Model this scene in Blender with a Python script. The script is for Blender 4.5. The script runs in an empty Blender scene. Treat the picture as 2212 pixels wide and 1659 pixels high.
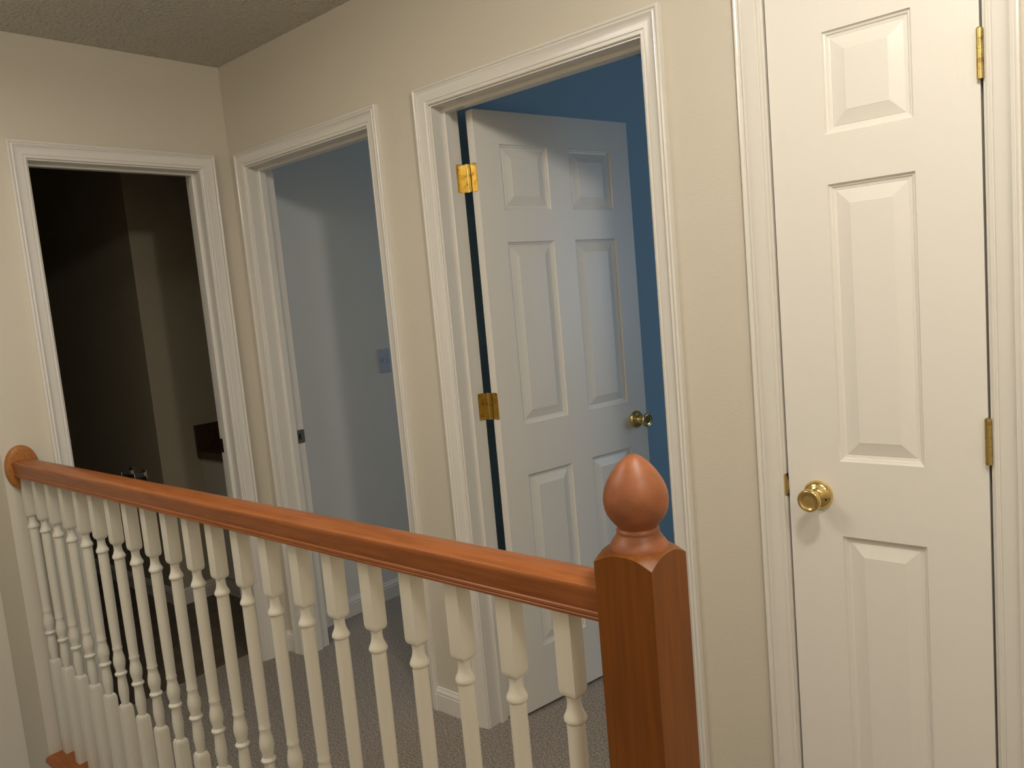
import bpy, bmesh, math
from mathutils import Vector, Matrix

S = bpy.context.scene
COL = S.collection
PI = math.pi

# ------------------------------------------------------------------ camera, world, lights, exposure
CAM = Vector((2.9923, -1.7725, 1.4426))
YAW, PITCH, ROLL = [math.radians(a) for a in (41.4350, 6.3142, -5.1379)]
F = Vector((-math.sin(YAW) * math.cos(PITCH), math.cos(YAW) * math.cos(PITCH), -math.sin(PITCH)))
R0 = Vector((math.cos(YAW), math.sin(YAW), 0))
U0 = R0.cross(F)
Rv = R0 * math.cos(ROLL) + U0 * math.sin(ROLL)
Uv = -R0 * math.sin(ROLL) + U0 * math.cos(ROLL)
cd = bpy.data.cameras.new('camera')
cd.sensor_width = 36
cd.lens = 1696.7 / 2212 * 36
cd.clip_start = 0.02
cam = bpy.data.objects.new('camera', cd)
cam.matrix_world = Matrix(((Rv.x, Uv.x, -F.x, CAM.x), (Rv.y, Uv.y, -F.y, CAM.y), (Rv.z, Uv.z, -F.z, CAM.z), (0, 0, 0, 1)))
COL.objects.link(cam)
S.camera = cam

w = bpy.data.worlds.new('world')
S.world = w
w.use_nodes = True
w.node_tree.nodes['Background'].inputs[0].default_value = (.5, .6, .8, 1)
w.node_tree.nodes['Background'].inputs[1].default_value = 0.02

S.view_settings.view_transform = 'Standard'
S.view_settings.look = 'None'
S.view_settings.gamma = 1
S.view_settings.use_curve_mapping = False
S.view_settings.exposure = 0.24


def light(name, kind, loc, energy, color, size=.1, target=None, size_y=None, spread=None):
    l = bpy.data.lights.new(name, kind)
    l.energy = energy
    l.color = color
    if kind == 'AREA':
        l.size = size
        if size_y:
            l.shape = 'RECTANGLE'
            l.size_y = size_y
        else:
            l.shape = 'DISK'
        if spread:
            l.spread = spread
    else:
        l.shadow_soft_size = size
    o = bpy.data.objects.new(name, l)
    o.location = loc
    if target is not None:
        d = Vector(target) - Vector(loc)
        o.rotation_euler = d.to_track_quat('-Z', 'Y').to_euler()
    COL.objects.link(o)
    return o


WARM = (1.0, .935, .84)
BLUE = (.55, .74, 1.0)
light('hall_ceiling_lamp', 'POINT', (2.80, -.96, 2.38), 27, WARM, .07)
light('landing_fill_light', 'AREA', (3.7, -1.5, 2.44), 10, WARM, .5, (3.7, -1.5, 0))  # unseen fill added to brighten surfaces from the camera side
light('stairwell_fill_light', 'AREA', (1.1, -1.6, 2.44), 14, WARM, .9, (1.3, -1.6, 0))  # broad soft fill, added in place of ceiling bounce over the stairs
light('daylight_window_room_one', 'AREA', (.45, 3.3, 1.5), 7.5, BLUE, .9, (.45, 0, 1.2), 1.3)
light('daylight_window_room_two', 'AREA', (4.4, 2.2, 1.5), 12, BLUE, 1.2, (1.2, 1.0, 1.2), 1.3)
light('daylight_downstairs', 'AREA', (1.2, -1.9, -1.0), 1.5, BLUE, .5, (-.2, -1.0, -.3), .5)


# ------------------------------------------------------------------ materials
def mat(name, col, rough=.5, metal=0.0, noise=None, bump=None, spec=.5, coat=0.0):
    m = bpy.data.materials.new(name)
    m.use_nodes = True
    nt = m.node_tree
    b = nt.nodes['Principled BSDF']
    b.inputs['Base Color'].default_value = (*col, 1)
    b.inputs['Roughness'].default_value = rough
    b.inputs['Metallic'].default_value = metal
    b.inputs['Specular IOR Level'].default_value = spec
    b.inputs['Coat Weight'].default_value = coat
    tc = nt.nodes.new('ShaderNodeTexCoord')
    mp = nt.nodes.new('ShaderNodeMapping')
    nt.links.new(tc.outputs['Object'], mp.inputs['Vector'])
    if noise:                                    # (scale, colour2, stretch, lo, hi)
        sc, c2, st, lo, hi = noise
        mp2 = nt.nodes.new('ShaderNodeMapping')
        mp2.inputs['Scale'].default_value = st
        nt.links.new(tc.outputs['Object'], mp2.inputs['Vector'])
        n = nt.nodes.new('ShaderNodeTexNoise')
        n.inputs['Scale'].default_value = sc
        n.inputs['Detail'].default_value = 5
        nt.links.new(mp2.outputs[0], n.inputs['Vector'])
        r = nt.nodes.new('ShaderNodeValToRGB')
        r.color_ramp.elements[0].position = lo
        r.color_ramp.elements[1].position = hi
        r.color_ramp.elements[0].color = (*col, 1)
        r.color_ramp.elements[1].color = (*c2, 1)
        nt.links.new(n.outputs['Fac'], r.inputs[0])
        nt.links.new(r.outputs[0], b.inputs['Base Color'])
    if bump:                                     # (scale, strength, distance, stretch)
        sc, stg, dist, st = bump
        mp.inputs['Scale'].default_value = st
        n = nt.nodes.new('ShaderNodeTexNoise')
        n.inputs['Scale'].default_value = sc
        n.inputs['Detail'].default_value = 4
        nt.links.new(mp.outputs[0], n.inputs['Vector'])
        bp = nt.nodes.new('ShaderNodeBump')
        bp.inputs['Strength'].default_value = stg
        bp.inputs['Distance'].default_value = dist
        nt.links.new(n.outputs['Fac'], bp.inputs['Height'])
        nt.links.new(bp.outputs[0], b.inputs['Normal'])
    return m


ONE = (1, 1, 1)
M_WALL = mat('beige_wall_paint', (.66, .61, .51), .6, bump=(160, .25, .002, ONE), spec=.25)
M_CEIL = mat('textured_ceiling_paint', (.74, .70, .60), .9, bump=(75, 1.0, .03, ONE), spec=.1)
M_TRIM = mat('white_trim_paint', (.78, .75, .69), .17)
M_DOOR = mat('white_door_paint', (.82, .79, .73), .33, bump=(60, .28, .0012, (5, 5, .35)))
M_BAL = mat('cream_baluster_paint', (.76, .72, .62), .38, bump=(90, .08, .001, ONE))
M_BLUE = mat('blue_room_paint', (.38, .52, .60), .6, bump=(160, .2, .002, ONE), spec=.2)
M_GREY = mat('grey_blue_room_paint', (.74, .735, .69), .6, bump=(160, .2, .002, ONE), spec=.2)
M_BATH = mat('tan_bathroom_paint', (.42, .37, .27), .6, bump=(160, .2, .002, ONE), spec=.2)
M_CARPET = mat('taupe_carpet', (.40, .345, .29), 1.0, noise=(150, (.82, .73, .64), ONE, .36, .66), bump=(260, 1.0, .02, ONE), spec=.02)
M_VINYL = mat('brown_vinyl_floor', (.10, .08, .055), .5, noise=(9, (.16, .125, .085), ONE, .35, .7), spec=.3)
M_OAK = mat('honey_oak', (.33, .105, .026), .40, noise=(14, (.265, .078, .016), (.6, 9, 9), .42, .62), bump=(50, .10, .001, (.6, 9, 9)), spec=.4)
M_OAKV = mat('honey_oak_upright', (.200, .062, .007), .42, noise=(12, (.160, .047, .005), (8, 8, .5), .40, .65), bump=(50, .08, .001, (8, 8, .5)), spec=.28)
M_FIN = mat('reddish_oak_finial', (.32, .105, .038), .45, noise=(26, (.22, .070, .024), (1, 1, 1.6), .38, .68), bump=(70, .08, .001, ONE))
M_OAKL = mat('light_honey_oak', (.40, .165, .040), .38, noise=(14, (.33, .125, .028), (1, 9, 9), .42, .62), spec=.35)
M_BRASS = mat('polished_brass', (.78, .58, .24), .16, 1.0)
M_BRASSD = mat('aged_brass', (.64, .50, .19), .30, 1.0, noise=(60, (.30, .17, .07), ONE, .52, .72))
M_NICKEL = mat('tarnished_metal', (.40, .37, .28), .3, 1.0)
M_CHROME = mat('chrome', (.72, .72, .72), .1, 1.0)
M_DARK = mat('dark_gap', (.01, .009, .008), .9)
M_COUNTER = mat('dark_brown_countertop', (.055, .028, .016), .35, noise=(50, (.09, .05, .03), ONE, .4, .7))
M_CAB = mat('white_cabinet_paint', (.55, .52, .45), .45)
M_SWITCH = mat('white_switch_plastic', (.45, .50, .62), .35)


# ------------------------------------------------------------------ mesh helpers
def obj(name, bm, m, parent=None, smooth=False, recalc=True):
    if recalc:
        bmesh.ops.recalc_face_normals(bm, faces=bm.faces[:])
    me = bpy.data.meshes.new(name)
    bm.to_mesh(me)
    bm.free()
    for x in (m if isinstance(m, (list, tuple)) else [m]):
        me.materials.append(x)
    if smooth:
        for p in me.polygons:
            p.use_smooth = True
        try:
            me.set_sharp_from_angle(angle=math.radians(smooth if smooth is not True else 35))
        except Exception:
            pass
    o = bpy.data.objects.new(name, me)
    COL.objects.link(o)
    if parent:
        o.parent = parent
        o.matrix_parent_inverse = Matrix.Translation(-parent.location) if parent.type == 'EMPTY' else Matrix.Identity(4)
    return o


def empty(name, loc=(0, 0, 0)):
    o = bpy.data.objects.new(name, None)
    o.empty_display_size = .05
    o.location = loc
    COL.objects.link(o)
    return o


def props(o, label=None, cat=None, kind=None, group=None):
    if label:
        o['label'] = label
    if cat:
        o['category'] = cat
    if kind:
        o['kind'] = kind
    if group:
        o['group'] = group
    return o


def box(bm, x0, x1, y0, y1, z0, z1, bev=0):
    r = bmesh.ops.create_cube(bm, size=1)
    vs = r['verts']
    for v in vs:
        v.co = Vector((x0 + (v.co.x + .5) * (x1 - x0), y0 + (v.co.y + .5) * (y1 - y0), z0 + (v.co.z + .5) * (z1 - z0)))
    if bev:
        es = list({e for v in vs for e in v.link_edges})
        bmesh.ops.bevel(bm, geom=es, offset=bev, segments=2, affect='EDGES', profile=.6)
    return bm


def nb(*a, **k):
    return box(bmesh.new(), *a, **k)


def lathe(bm, prof, mtx=None, n=40):
    """prof: list of (r, h) along +Z of mtx."""
    mtx = mtx or Matrix.Identity(4)
    rings = []
    for r, h in prof:
        if r < 1e-6:
            rings.append([bm.verts.new(mtx @ Vector((0, 0, h)))])
        else:
            rings.append([bm.verts.new(mtx @ Vector((r * math.cos(2 * PI * i / n), r * math.sin(2 * PI * i / n), h))) for i in range(n)])
    for a, b in zip(rings, rings[1:]):
        for i in range(n):
            j = (i + 1) % n
            if len(a) == 1 and len(b) == 1:
                continue
            if len(a) == 1:
                bm.faces.new((a[0], b[i], b[j]))
            elif len(b) == 1:
                bm.faces.new((a[i], a[j], b[0]))
            else:
                bm.faces.new((a[i], a[j], b[j], b[i]))
    for rr in (rings[0], rings[-1]):
        if len(rr) > 1:
            bm.faces.new(rr)
    return bm


def axis(loc, d):
    """matrix whose +Z points along d at loc"""
    q = Vector(d).to_track_quat('Z', 'Y')
    return Matrix.Translation(Vector(loc)) @ q.to_matrix().to_4x4()


def extrude_profile(pts, P0, P1):
    """pts: closed 2D profile; P0/P1 map (a,b)->Vector at both ends"""
    bm = bmesh.new()
    A = [bm.verts.new(P0(*p)) for p in pts]
    B = [bm.verts.new(P1(*p)) for p in pts]
    n = len(pts)
    for i in range(n):
        j = (i + 1) % n
        bm.faces.new((A[i], A[j], B[j], B[i]))
    bm.faces.new(A)
    bm.faces.new(B)
    return bm


# ------------------------------------------------------------------ dimensions
HC = 2.4645                       # ceiling
WT = .115                         # wall thickness
ZI = 2.053                        # casing inner top
CW = .057
YR = -.9159                       # railing line
DB = (.1165, .890)
DC = (1.190, 1.955)
DD = (2.257, 2.688)
DA = (-.757, -.1324)
BX = -.055                        # left wall face of the grey room

# ------------------------------------------------------------------ shell
def struct(name, bm, m, label, cat='wall'):
    o = obj(name, bm, m)
    return props(o, label, cat, 'structure')


def rough(op):                    # wall opening behind jamb boards
    return op[0] - .014, op[1] + .014


bm = bmesh.new()
zt = ZI + .014
xs = [0.0]
for op in (DB, DC, DD):
    a, b = rough(op)
    xs += [a, b]
xs += [4.6]
for i in range(0, len(xs), 2):
    if i == 0:
        box(bm, xs[0], xs[1], 0, WT, 0, HC)
    else:
        box(bm, xs[i], xs[i + 1], 0, WT, 0, HC)
for i in (1, 3, 5):
    box(bm, xs[i], xs[i + 1], 0, WT, zt, HC)
bmesh.ops.recalc_face_normals(bm, faces=bm.faces[:])
for f in bm.faces:
    if f.normal.y > .9:
        f.material_index = 1 if f.calc_center_median().x < 1.03 else 2
struct('wall_back', bm, [M_WALL, M_GREY, M_BLUE], 'long beige hallway wall with two open doorways and a closet door')

bm = bmesh.new()
a, b = rough(DA)
box(bm, -WT, 0, -.97 + WT, a, 0, HC)
box(bm, -WT, 0, b, WT, 0, HC)
box(bm, -WT, 0, a, b, zt, HC)
bmesh.ops.recalc_face_normals(bm, faces=bm.faces[:])
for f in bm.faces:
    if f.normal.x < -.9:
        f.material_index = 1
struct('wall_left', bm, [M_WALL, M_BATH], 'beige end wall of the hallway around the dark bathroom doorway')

bm = nb(-.255, 0, -.97, -.97 + WT, -2.7, HC)
bmesh.ops.recalc_face_normals(bm, faces=bm.faces[:])
for f in bm.faces:
    if f.normal.y > .9:
        f.material_index = 1
box(bm, -.255, 0, -.97 + WT, 0, -2.7, -.06)
struct('wall_return', bm, [M_WALL, M_BATH], 'short beige wall return beside the end of the handrail')
struct('wall_stairwell', nb(-.37, -.255, -2.1, -.97, -2.7, HC), M_WALL, 'beige stairwell end wall set back beyond the handrail')
struct('wall_front', nb(-.37, 4.6, -2.2, -2.1, -2.7, HC), M_WALL, 'beige wall on the far side of the stairwell')
struct('wall_right', nb(4.6, 4.7, -2.2, 3.5, -2.7, HC), M_WALL, 'beige wall closing the landing')
struct('wall_under_hall', nb(0, 2.43, -.93, -.83, -2.7, -.03), M_WALL, 'beige stairwell wall below the hallway floor')
struct('wall_under_landing', nb(2.43, 2.55, -2.1, -.83, -2.7, -.03), M_WALL, 'beige stairwell wall below the landing')
# bathroom
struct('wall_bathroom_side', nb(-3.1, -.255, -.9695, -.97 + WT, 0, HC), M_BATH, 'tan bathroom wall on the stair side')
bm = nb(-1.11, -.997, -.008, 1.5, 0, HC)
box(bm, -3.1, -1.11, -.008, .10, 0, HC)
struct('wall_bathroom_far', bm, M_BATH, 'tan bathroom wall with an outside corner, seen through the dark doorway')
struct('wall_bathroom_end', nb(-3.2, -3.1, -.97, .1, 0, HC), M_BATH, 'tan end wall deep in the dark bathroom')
struct('wall_bathroom_back', nb(-1.11, -.17, 1.3, 1.4, 0, HC), M_BATH, 'tan wall behind the bathroom vanity')
# rooms
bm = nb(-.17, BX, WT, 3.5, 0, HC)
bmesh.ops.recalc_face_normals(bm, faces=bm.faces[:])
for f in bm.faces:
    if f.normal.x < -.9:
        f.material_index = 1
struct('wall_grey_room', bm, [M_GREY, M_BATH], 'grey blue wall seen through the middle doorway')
bm = nb(.975, 1.085, WT, 3.5, 0, HC)
bmesh.ops.recalc_face_normals(bm, faces=bm.faces[:])
for f in bm.faces:
    if f.normal.x > .9:
        f.material_index = 1
struct('wall_blue_room', bm, [M_GREY, M_BLUE], 'deep blue wall behind the open six panel door')
bm = nb(BX, 4.6, 3.4, 3.5, 0, HC)
struct('wall_rooms_far', bm, M_BLUE, 'blue far wall of the rooms behind the hallway')
bm = nb(2.08, 2.15, WT, .8, 0, HC)
box(bm, 2.80, 2.87, WT, .8, 0, HC)
box(bm, 2.15, 2.80, .73, .8, 0, HC)
struct('wall_closet', bm, M_BLUE, 'blue painted box of the linen closet inside the room')

struct('ceiling', nb(-3.2, 4.7, -2.2, 3.5, HC, HC + .1), M_CEIL, 'beige textured ceiling over the hallway', 'ceiling')
bm = nb(-.125, 4.6, -.88, 3.4, -.03, 0)
box(bm, 2.50, 4.6, -2.1, -.88, -.03, 0)
struct('floor', bm, M_CARPET, 'taupe carpet on the hallway and bedroom floors', 'floor')
struct('floor_bathroom', nb(-3.1, -.125, -.88, 1.4, -.03, .001), M_VINYL, 'dark brown bathroom floor', 'floor')
struct('floor_downstairs', nb(-.37, 4.6, -2.2, -.83, -2.8, -2.7), M_CARPET, 'carpet at the bottom of the stairwell', 'floor')


# oak nosing strip under the balusters
def nosing(y0, y1, z0, z1):
    r = (z1 - z0) / 2
    pts = [(y1, z0), (y1, z1)]
    for k in range(9):
        t = PI / 2 + PI * k / 8
        pts.append((y0 + r + r * math.cos(t), (z0 + z1) / 2 + r * math.sin(t)))
    return pts


pts = nosing(-.985, -.865, -.018, .010)
struct('trim_6', extrude_profile(pts, lambda a, b: Vector((.0, a, b)), lambda a, b: Vector((2.50, a, b))), M_OAK,
       'honey oak floor strip under the white balusters', 'floor trim')

# ------------------------------------------------------------------ door frames
CAS = [(0, 0), (0, .007), (.002, .009), (.006, .0095), (.008, .0075), (.010, .0075), (.012, .0105), (.020, .0118), (.030, .0125),
       (.038, .0150), (.0415, .0180), (.0445, .0165), (.0460, .0145), (.0475, .0145), (.049, .0175), (.052, .019), (.0555, .0185),
       (.057, .0165), (.057, 0)]


def casing(op, to):
    s0, s1 = op
    bm = bmesh.new()
    rows = []
    for u, h in CAS:
        rows.append([bm.verts.new(to(*p)) for p in ((s0 - u, 0, h), (s0 - u, ZI + u, h), (s1 + u, ZI + u, h), (s1 + u, 0, h))])
    for a, b in zip(rows, rows[1:]):
        for i in range(3):
            bm.faces.new((a[i], a[i + 1], b[i + 1], b[i]))
    return bm


def jamb(op, to, depth=WT, rev=.005, th=.018):
    """three boards lining the opening; h runs into the wall as negative"""
    s0, s1 = op
    bm = bmesh.new()

    def bx(a0, a1, z0, z1, h0, h1):
        vs = []
        for h in (h0, h1):
            for (a, z) in ((a0, z0), (a1, z0), (a1, z1), (a0, z1)):
                vs.append(bm.verts.new(to(a, z, h)))
        for q in ((0, 1, 2, 3), (4, 5, 6, 7), (0, 1, 5, 4), (1, 2, 6, 5), (2, 3, 7, 6), (3, 0, 4, 7)):
            bm.faces.new([vs[k] for k in q])
    top = ZI - rev
    bx(s0 + rev - th, s0 + rev, 0, top + th, -depth - .001, .0005)
    bx(s1 - rev, s1 - rev + th, 0, top + th, -depth - .001, .0005)
    bx(s0 + rev, s1 - rev, top, top + th, -depth - .001, .0005)
    return bm


def stop(op, to, h0, h1, rev=.005, t=.011):
    s0, s1 = op[0] + rev, op[1] - rev
    top = ZI - rev
    bm = bmesh.new()
    rows = []
    for (u, h) in ((0, h0), (t - .003, h0), (t, h0 - .003), (t, h1 + .003), (t - .003, h1), (0, h1)):
        rows.append([bm.verts.new(to(*p)) for p in ((s0 + u, 0, h), (s0 + u, top - u, h), (s1 - u, top - u, h), (s1 - u, 0, h))])
    for a, b in zip(rows, rows[1:]):
        for i in range(3):
            bm.faces.new((a[i], a[i + 1], b[i + 1], b[i]))
    return bm


def to_back(s, z, h):
    return Vector((s, -h, z))


def to_left(s, z, h):
    return Vector((h, s, z))


def frame(name, op, to, loc, label, swing_in=True):
    t = empty(name, loc)
    props(t, label, 'door frame', 'structure')
    obj('casing', casing(op, to), M_TRIM, t, smooth=28)
    obj('jamb', jamb(op, to), M_TRIM, t)
    if swing_in:
        obj('door_stop', stop(op, to, -.046, -.078), M_TRIM, t)
    else:
        obj('door_stop', stop(op, to, -.040, -.072), M_TRIM, t)
    return t


fA = frame('trim_1', DA, to_left, (0, sum(DA) / 2, 0), 'white moulded door frame around the dark bathroom doorway')
fB = frame('trim_2', DB, to_back, (sum(DB) / 2, 0, 0), 'white moulded door frame around the grey blue room')
fC = frame('trim_3', DC, to_back, (sum(DC) / 2, 0, 0), 'white moulded door frame around the deep blue room')
fD = frame('trim_4', DD, to_back, (sum(DD) / 2, 0, 0), 'white moulded door frame around the narrow closet door', False)


# ------------------------------------------------------------------ baseboards
BB = [(0, 0), (.013, 0), (.013, .060), (.011, .063), (.011, .066), (.012, .069), (.009, .076), (.006, .080), (.006, .084), (0, .086)]


def baseboard(name, p0, p1, n, label):
    """p0,p1 on the wall line, n = outward normal (2D)"""
    bm = extrude_profile(BB, lambda a, b: Vector((p0[0] + n[0] * a, p0[1] + n[1] * a, b)), lambda a, b: Vector((p1[0] + n[0] * a, p1[1] + n[1] * a, b)))
    return props(obj(name, bm, M_TRIM), label, 'baseboard', 'structure')


baseboard('baseboard_back', (DB[1] + CW, 0), (DC[0] - CW, 0), (0, -1), 'white baseboard between the grey and blue room doorways')
baseboard('baseboard_corner', (0, 0), (DB[0] - CW, 0), (0, -1), 'tiny white baseboard in the hallway corner')
baseboard('baseboard_closet', (DC[1] + CW, 0), (DD[0] - CW, 0), (0, -1), 'white baseboard between the blue room and the closet door')
baseboard('baseboard_hall_end', (DD[1] + CW, 0), (4.6, 0), (0, -1), 'white baseboard beyond the closet door')
baseboard('baseboard_left', (0, DA[1] + CW), (0, -.0), (1, 0), 'white baseboard beside the bathroom doorway in the corner')
baseboard('baseboard_rail_end', (0, -.865), (0, DA[0] - CW), (1, 0), 'short white baseboard under the end of the handrail')
baseboard('baseboard_grey_room', (BX, WT), (BX, 3.4), (1, 0), 'white baseboard along the grey blue wall')
baseboard('baseboard_blue_room', (1.085, WT), (1.085, 3.4), (1, 0), 'white baseboard along the deep blue wall')
baseboard('baseboard_bathroom', (-3.1, -.008), (-.997, -.008), (0, -1), 'dim white baseboard deep in the bathroom')
baseboard('baseboard_bathroom_far', (-.997, -.008), (-.997, .19), (1, 0), 'dim white baseboard beside the bathroom vanity')

# ------------------------------------------------------------------ panelled doors
RINGS = [(0, 0), (.0025, .0055), (.0065, .0068), (.0085, .0098), (.0125, .0105), (.0150, .0112), (.0165, .0100), (.0430, .0022), (.0445, .0015)]


def panel_door(W, H, T, cols, rows):
    """a: 0..W, b: 0 (front, seen face) .. T, z 0..H"""
    bm = bmesh.new()
    ca = sorted({0, W, *[x for c in cols for x in c]})
    cz = sorted({0, H, *[x for r in rows for x in r]})

    def q(*p):
        bm.faces.new([bm.verts.new(Vector(v)) for v in p])
    for front in (0, 1):
        bb = (lambda d: d) if front == 0 else (lambda d: T - d)
        for i in range(len(ca) - 1):
            for j in range(len(cz) - 1):
                a0, a1, z0, z1 = ca[i], ca[i + 1], cz[j], cz[j + 1]
                if (a0, a1) in cols and (z0, z1) in rows:
                    for (u0, d0), (u1, d1) in zip(RINGS, RINGS[1:]):
                        o = [(a0 + u0, z0 + u0), (a1 - u0, z0 + u0), (a1 - u0, z1 - u0), (a0 + u0, z1 - u0)]
                        n = [(a0 + u1, z0 + u1), (a1 - u1, z0 + u1), (a1 - u1, z1 - u1), (a0 + u1, z1 - u1)]
                        for k in range(4):
                            l = (k + 1) % 4
                            q((o[k][0], bb(d0), o[k][1]), (o[l][0], bb(d0), o[l][1]), (n[l][0], bb(d1), n[l][1]), (n[k][0], bb(d1), n[k][1]))
                    u, dd = RINGS[-1]
                    q((a0 + u, bb(dd), z0 + u), (a1 - u, bb(dd), z0 + u), (a1 - u, bb(dd), z1 - u), (a0 + u, bb(dd), z1 - u))
                else:
                    q((a0, bb(0), z0), (a1, bb(0), z0), (a1, bb(0), z1), (a0, bb(0), z1))
    for i in range(len(ca) - 1):
        q((ca[i], 0, 0), (ca[i + 1], 0, 0), (ca[i + 1], T, 0), (ca[i], T, 0))
        q((ca[i], 0, H), (ca[i + 1], 0, H), (ca[i + 1], T, H), (ca[i], T, H))
    for j in range(len(cz) - 1):
        q((0, 0, cz[j]), (0, T, cz[j]), (0, T, cz[j + 1]), (0, 0, cz[j + 1]))
        q((W, 0, cz[j]), (W, T, cz[j]), (W, T, cz[j + 1]), (W, 0, cz[j + 1]))
    bmesh.ops.remove_doubles(bm, verts=bm.verts[:], dist=1e-5)
    return bm


KNOB = [(0, .0605), (.010, .0600), (.0165, .0600), (.0185, .0615), (.0205, .0630), (.0235, .0625), (.0258, .0590), (.0262, .0550), (.0250, .0500),
        (.0215, .0440), (.0165, .0385), (.0135, .0340), (.0130, .0300), (.0150, .0270), (.0152, .0240), (.0135, .0220), (.0150, .0190),
        (.0190, .0160), (.0240, .0140)]
ROSE = [(0, .0145), (.0200, .0145), (.0250, .0135), (.0295, .0100), (.0325, .0060), (.0338, .0030), (.0340, 0), (0, 0)]


def door_knob(parent, M, material=M_BRASS):
    k = obj('door_knob', lathe(bmesh.new(), KNOB, M), material, parent, smooth=50)
    k['label'] = 'round brass door knob'
    r = obj('rosette', lathe(bmesh.new(), ROSE, M), material, k, smooth=50)
    r['label'] = 'round brass plate behind the knob'
    return k


ROWS = [(.225, .836), (1.010, 1.622), (1.727, 1.939)]
# closet door (closed)
tD = empty('door_2', (2.678, 0, .012))
props(tD, 'closed narrow white closet door with three raised panels', 'door', 'structure')
bm = panel_door(.411, 2.032, .035, [(.1185, .2930)], [(a - .012, b - .012) for a, b in ROWS])
bm.transform(Matrix.Translation((2.267, .001, .012)))
obj('door_slab', bm, M_DOOR, tD)
kD = door_knob(tD, axis((2.334, .001, .928), (0, -1, 0)))
kh = lathe(bmesh.new(), [(0, 0), (.0028, 0), (.0028, .0006), (0, .0006)], axis((2.334 + .022, -.0132, .922), (.12, -1, 0)), 12)
obj('screw_hole', kh, M_DARK, kD)


def hinge_closed(z, parent):
    L = .092
    bm = bmesh.new()
    for k in range(5):
        a = z - L / 2 + k * L / 5
        lathe(bm, [(0, a), (.0062, a), (.0062, a + L / 5 - .0007), (.0050, a + L / 5 - .0007), (.0050, a + L / 5), (0, a + L / 5)], Matrix.Translation((2.6795, -.0062, 0)), 20)
    lathe(bm, [(0, z + L / 2), (.0045, z + L / 2), (.005, z + L / 2 + .002), (0, z + L / 2 + .0035)], Matrix.Translation((2.6795, -.0062, 0)), 16)
    box(bm, 2.6735, 2.6755, -.0095, .0, z - L / 2 + .002, z + L / 2)
    h = obj('hinge', bm, M_BRASSD, parent, smooth=50)
    h['label'] = 'brass hinge with its barrel showing'
    return h


for z in (1.818, 1.072, .25):
    hinge_closed(z, tD)
# strike plate lip at the latch side of the closet frame
bm = lathe(bmesh.new(), [(0, -.0006), (.026, -.0006), (.026, .0006), (0, .0006)], Matrix.Identity(4), 32)
for v in bm.verts:
    v.co = Vector((v.co.x * .30, v.co.z, v.co.y))
bm.transform(Matrix.Translation((2.2595, -.0012, .945)))
s = obj('strike_plate', bm, M_BRASS, fD, smooth=50)
s['label'] = 'brass latch strike plate'
obj('latch_slot', nb(2.2612, 2.2668, -.0016, .02, .920, .972), M_DARK, s)

# blue room door, open about 80 degrees, hinged on the left jamb
TH = math.radians(79.3)
HX, HY = 1.2205, .127
tC = empty('door_1', (HX, HY, .012))
props(tC, 'white six panel door standing open into the deep blue room', 'door', 'structure')
dirv = Vector((math.cos(TH), math.sin(TH), 0))          # along the slab from the hinge
nrm = Vector((math.sin(TH), -math.cos(TH), 0))          # face that shows
T = .035
org = Vector((HX, HY, .012)) + nrm * T
MD = Matrix(((dirv.x, -nrm.x, 0, org.x), (dirv.y, -nrm.y, 0, org.y), (0, 0, 1, org.z), (0, 0, 0, 1)))
bm = panel_door(.706, 2.032, T, [(.098, .303), (.403, .608)], [(a - .012, b - .012) for a, b in ROWS])
bm.transform(MD)
obj('door_slab', bm, M_DOOR, tC)
kp = MD @ Vector((.646, 0, .925))
door_knob(tC, axis(kp, nrm))


def rrect(bm, w_, h_, t_, r, M):
    pts = []
    for cx, cz, a0 in ((w_ / 2 - r, h_ / 2 - r, 0), (-w_ / 2 + r, h_ / 2 - r, 90), (-w_ / 2 + r, -h_ / 2 + r, 180), (w_ / 2 - r, -h_ / 2 + r, 270)):
        for k in range(6):
            t = math.radians(a0 + 18 * k)
            pts.append((cx + r * math.cos(t), cz + r * math.sin(t)))
    A = [bm.verts.new(M @ Vector((x, 0, z))) for x, z in pts]
    B = [bm.verts.new(M @ Vector((x, -t_, z))) for x, z in pts]
    n = len(pts)
    for i in range(n):
        bm.faces.new((A[i], A[(i + 1) % n], B[(i + 1) % n], B[i]))
    bm.faces.new(A)
    bm.faces.new(B)


JX = DC[0] + .005


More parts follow.
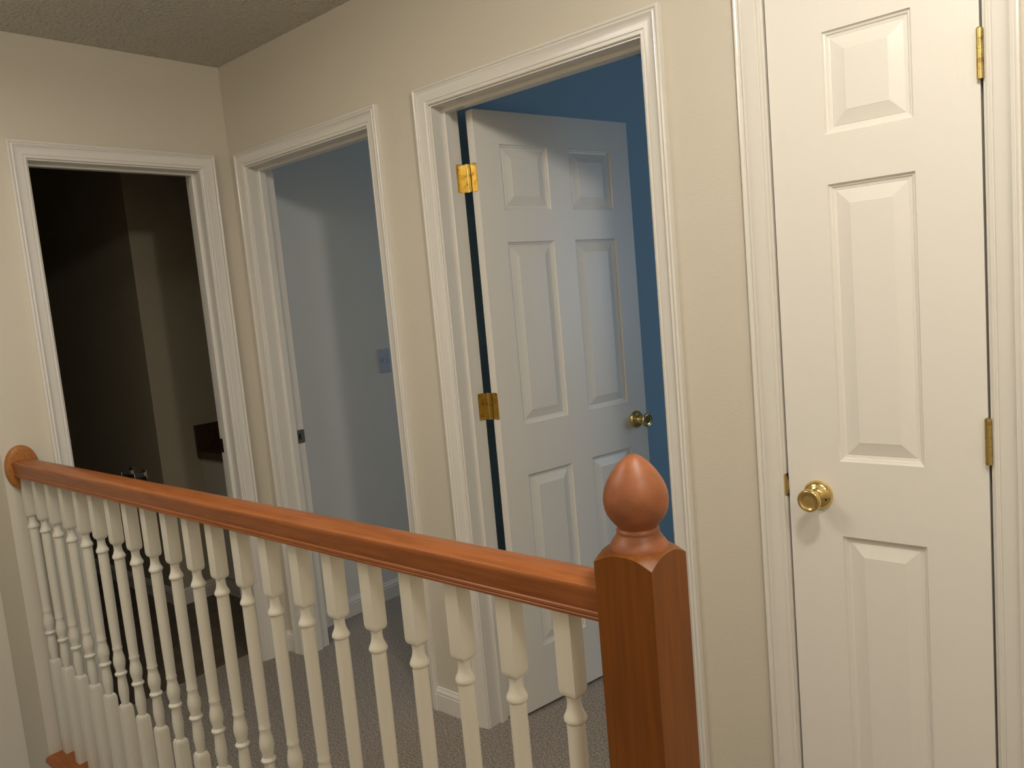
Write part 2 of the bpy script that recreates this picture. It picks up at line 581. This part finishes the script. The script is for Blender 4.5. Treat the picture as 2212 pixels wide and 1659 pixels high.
def hinge_open(z, parent, lab):
    L = .090
    bm = bmesh.new()
    # leaf on the jamb (faces +x): local x -> -y direction
    Mj = Matrix(((0, -1, 0, JX), (1, 0, 0, WT - .015), (0, 0, 1, z), (0, 0, 0, 1)))
    rrect(bm, .032, L, .0018, .007, Mj)
    # leaf on the slab edge (faces the hall)
    c = Vector((HX, HY, z)) + nrm * (T / 2)
    Me = Matrix(((nrm.x, dirv.x, 0, c.x), (nrm.y, dirv.y, 0, c.y), (0, 0, 1, z), (0, 0, 0, 1)))
    rrect(bm, .032, L, .0018, .007, Me)
    # knuckle, between both leaves
    px, py = (JX + HX) / 2 + .001, WT + .008
    for k in range(5):
        a = z - L / 2 + k * L / 5
        lathe(bm, [(0, a), (.0056, a), (.0056, a + L / 5 - .0007), (.0045, a + L / 5 - .0007), (.0045, a + L / 5), (0, a + L / 5)], Matrix.Translation((px, py, 0)), 18)
    box(bm, JX, px, WT - .0005, WT + .0040, z - L / 2 + .001, z + L / 2 - .001)
    box(bm, px, HX + .002, WT + .0045, WT + .0085, z - L / 2 + .001, z + L / 2 - .001)
    h = obj('hinge', bm, M_BRASSD, parent, smooth=50)
    h['label'] = lab
    for dz in (-.032, 0, .032):
        sc = lathe(bmesh.new(), [(0, .0008), (.003, .0006), (.0036, 0), (0, 0)], axis((HX + .024, c.y - .0016, z + dz), -dirv), 12)
        obj('screw', sc, M_NICKEL, h, smooth=50)


for z, lab in ((1.834, 'upper brass hinge'), (1.088, 'middle brass hinge'), (.25, 'lower brass hinge')):
    hinge_open(z, tC, lab)

# strike plates and hinge leaves left on the other frames
bm = bmesh.new()
rrect(bm, .036, .057, .0016, .005, Matrix(((0, -1, 0, DB[0] + .005), (1, 0, 0, .099), (0, 0, 1, .935), (0, 0, 0, 1))))
s = obj('strike_plate', bm, M_NICKEL, fB, smooth=50)
s['label'] = 'small dull metal strike plate'
obj('latch_slot', nb(DB[0] + .0066, DB[0] + .0072, .089, .099, .922, .948), M_DARK, s)
bm = nb(-.118, -.062, DA[1] - .0075, DA[1] - .005, .902, .960, bev=.001)
s = obj('strike_plate', bm, M_NICKEL, fA)
s['label'] = 'small dark strike plate'
for z in (1.806, 1.126):
    h = obj('hinge', nb(-.116, .0005 - .03, DA[0] + .005, DA[0] + .0078, z - .045, z + .045, bev=.001), M_NICKEL, fA)
    h['label'] = 'thin dark hinge leaf on the frame edge'

# ------------------------------------------------------------------ stair railing
rail = empty('stair_railing', (2.4348, YR, 0))
props(rail, 'stair railing with honey oak handrail, turned white balusters and an oak post with onion finial', 'railing')
RP = [(-.022, .9945), (-.0295, .9945), (-.0300, .9985), (-.0285, 1.0000), (-.0300, 1.0015), (-.0300, 1.0055), (-.0280, 1.0070), (-.0282, 1.0085),
      (-.0290, 1.0110), (-.0297, 1.0190), (-.0310, 1.0280), (-.0322, 1.0350), (-.0325, 1.0395), (-.0312, 1.0428), (-.0275, 1.0452),
      (-.0200, 1.0472), (-.0100, 1.0487), (-.0030, 1.0492)]
RPF = RP + [(-a, b) for a, b in reversed(RP)]
o = obj('handrail', extrude_profile(RPF, lambda a, b: Vector((.018, YR + a, b)), lambda a, b: Vector((2.3920, YR + a, b))), M_OAK, rail, smooth=35)

# oval wall rosette
bm = bmesh.new()
prof = [(0, 1.0), (.012, 1.0), (.017, .97), (.020, .90), (.0215, .80), (.0215, .0)]
rings = []
for h, k in prof:
    if k == 0:
        rings.append([bm.verts.new(Vector((h, YR + .001, 1.0205)))])
    else:
        rings.append([bm.verts.new(Vector((h, YR + .001 + .051 * k * math.cos(2 * PI * i / 48), 1.0205 + .0755 * k * math.sin(2 * PI * i / 48)))) for i in range(48)])
for a, b in zip(rings, rings[1:]):
    for i in range(48):
        j = (i + 1) % 48
        bm.faces.new((a[i], a[j], b[0]) if len(b) == 1 else (a[i], a[j], b[j], b[i]))
o = obj('wall_rosette', bm, M_OAKL, rail, smooth=35)
o['label'] = 'oval oak plate fixing the handrail to the wall'

# newel post: square shaft, top scooped by the turning
nx0, nx1 = 2.3907, 2.4788
ncx = (nx0 + nx1) / 2
hw = (nx1 - nx0) / 2
bm = bmesh.new()
N = 20


def ntop(x, y):
    r = math.hypot(x, y)
    return 1.1015 - max(0, r - .036) * .42 - max(0, r - .048) * .35


g = [[bm.verts.new(Vector((ncx + (-1 + 2 * i / N) * hw, YR + (-1 + 2 * j / N) * hw, ntop((-1 + 2 * i / N) * hw, (-1 + 2 * j / N) * hw)))) for j in range(N + 1)] for i in range(N + 1)]
for i in range(N):
    for j in range(N):
        bm.faces.new((g[i][j], g[i + 1][j], g[i + 1][j + 1], g[i][j + 1]))
bot = {}
per = [(i, 0) for i in range(N + 1)] + [(N, j) for j in range(1, N + 1)] + [(i, N) for i in range(N - 1, -1, -1)] + [(0, j) for j in range(N - 1, 0, -1)]
lo = [bm.verts.new(Vector((g[i][j].co.x, g[i][j].co.y, -.25))) for i, j in per]
n = len(per)
for k in range(n):
    l = (k + 1) % n
    bm.faces.new((g[per[k][0]][per[k][1]], g[per[l][0]][per[l][1]], lo[l], lo[k]))
bm.faces.new(lo)
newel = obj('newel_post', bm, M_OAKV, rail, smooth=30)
newel['label'] = 'square honey oak post'
FIN = [(0, 1.094), (.0375, 1.094), (.0392, 1.0975), (.0390, 1.1010), (.0372, 1.1060), (.0345, 1.1100), (.0315, 1.1145), (.0290, 1.1180), (.0282, 1.1195),
       (.0278, 1.1205), (.0288, 1.1225), (.0284, 1.1248), (.0268, 1.1258), (.0262, 1.1275), (.0278, 1.1300), (.0315, 1.1345), (.0355, 1.1395),
       (.0392, 1.1455), (.0418, 1.1525), (.0430, 1.1600), (.0432, 1.1660), (.0424, 1.1730), (.0405, 1.1805), (.0375, 1.1880), (.0335, 1.1955),
       (.0285, 1.2030), (.0230, 1.2100), (.0172, 1.2160), (.0112, 1.2210), (.0058, 1.2238), (0, 1.2248)]
fin = obj('finial', lathe(bmesh.new(), FIN, Matrix.Translation((ncx, YR, 0)), 64), M_FIN, newel, smooth=50)
fin['label'] = 'reddish onion shaped finial'

# baluster: square blocks with chamfered shoulders and a turned middle
BS = .0150


def make_baluster():
    bm = bmesh.new()

    def block(z0, z1, top, bot):
        prof = []
        if bot:
            prof += [(.60, z0), (.82, z0 + .0025), (.94, z0 + .006), (1.0, z0 + .012)]
        else:
            prof += [(1, z0)]
        if top:
            prof += [(1.0, z1 - .014), (.92, z1 - .007), (.80, z1 - .003), (.60, z1)]
        else:
            prof += [(1, z1)]
        rr = [[bm.verts.new(Vector((sx * BS * k, sy * BS * k, z))) for sx, sy in ((-1, -1), (1, -1), (1, 1), (-1, 1))] for k, z in prof]
        for a, b in zip(rr, rr[1:]):
            for i in range(4):
                bm.faces.new((a[i], a[(i + 1) % 4], b[(i + 1) % 4], b[i]))
        bm.faces.new(rr[0])
        bm.faces.new(rr[-1])
    block(.010, .350, True, False)
    block(.8535, .996, False, True)
    prof = [(0, .348), (.0105, .348), (.0112, .356), (.0128, .366), (.0140, .378), (.0142, .390), (.0130, .410), (.0118, .426), (.0115, .432),
            (.0150, .4345), (.0172, .4380), (.0172, .4410), (.0150, .4440), (.0128, .4470), (.0130, .4540), (.0158, .4660), (.0168, .4760), (.0158, .4880),
            (.0130, .5020), (.0122, .5120), (.0138, .5160), (.0138, .5190), (.0126, .5230), (.0128, .5400), (.0136, .6000), (.0140, .6800), (.0142, .7600), (.0140, .8040), (.0138, .8120),
            (.0150, .8140), (.0172, .8165), (.0176, .8195), (.0168, .8225), (.0148, .8265), (.0124, .8320), (.0110, .8390), (.0106, .8460), (.0110, .8515), (.0116, .8545), (0, .8545)]
    prof = [(r, h + (.004 if .36 < h < .55 else 0)) for r, h in prof]
    lathe(bm, prof, None, 24)
    return bm


b0 = obj('baluster', make_baluster(), M_BAL, rail, smooth=32)
b0.matrix_parent_inverse = Matrix.Identity(4)
NB = 21
for k in range(NB):
    o = b0 if k == 0 else b0.copy()
    if k:
        COL.objects.link(o)
        o.parent = rail
    o.location = (2.302 - .1136 * k - 2.4348, 0, 0)

# ------------------------------------------------------------------ things in the rooms
# light switch on the grey blue wall
sw = empty('light_switch', (BX, .737, 1.185))
props(sw, 'pale light switch plate on the grey blue wall in shadow', 'light switch')
p = obj('switch_plate', nb(BX, BX + .005, .702, .772, 1.128, 1.242, bev=.002), M_SWITCH, sw)
obj('toggle', nb(BX + .005, BX + .014, .732, .742, 1.178, 1.200, bev=.001), M_SWITCH, sw)

# toilet paper holder
tp = empty('toilet_paper_holder', (-1.27, -.008, .684))
props(tp, 'empty chrome toilet paper holder on the dark bathroom wall', 'paper holder')
for x in (-1.352, -1.192):
    a = obj('mounting_plate', nb(x - .022, x + .022, -.016, -.008, .660, .712, bev=.003), M_CHROME, tp)
    bm = nb(x - .008, x + .008, -.072, -.014, .676, .698, bev=.003)
    obj('arm', bm, M_CHROME, a)
bm = lathe(bmesh.new(), [(0, 0), (.008, 0), (.009, .004), (.009, .140), (.008, .144), (0, .144)], axis((-1.344, -.062, .686), (1, 0, 0)), 20)
obj('roller', bm, M_CHROME, tp, smooth=50)

# bathroom vanity
va = empty('bathroom_vanity', (-.75, .70, 0))
props(va, 'bathroom vanity with dark brown countertop and backsplash, white cabinet below', 'vanity')
bm = nb(-.995, -.50, .205, 1.28, .10, .745)
box(bm, -.995, -.57, .215, 1.28, .001, .10)
obj('cabinet_body', bm, M_CAB, va)
obj('toe_kick', nb(-.569, -.566, .215, 1.28, .002, .10), M_DARK, va)
bm = nb(-.995, -.47, .185, 1.29, .745, .783, bev=.004)
o = obj('countertop', bm, M_COUNTER, va)
o['label'] = 'dark brown countertop'
o = obj('backsplash', nb(-.995, -.975, .185, 1.29, .783, .920, bev=.003), M_COUNTER, va)
o['label'] = 'dark brown backsplash'
for y in (.235, .765):
    d = obj('cabinet_door', nb(-.499, -.480, y, y + .50, .14, .72, bev=.004), M_CAB, va)
    kb = lathe(bmesh.new(), [(0, 0), (.006, 0), (.006, .012), (.014, .018), (.015, .024), (.010, .028), (0, .029)], axis((-.480, y + (.46 if y < .5 else .04), .62), (1, 0, 0)), 16)
    obj('cabinet_knob', kb, M_CHROME, d, smooth=50)
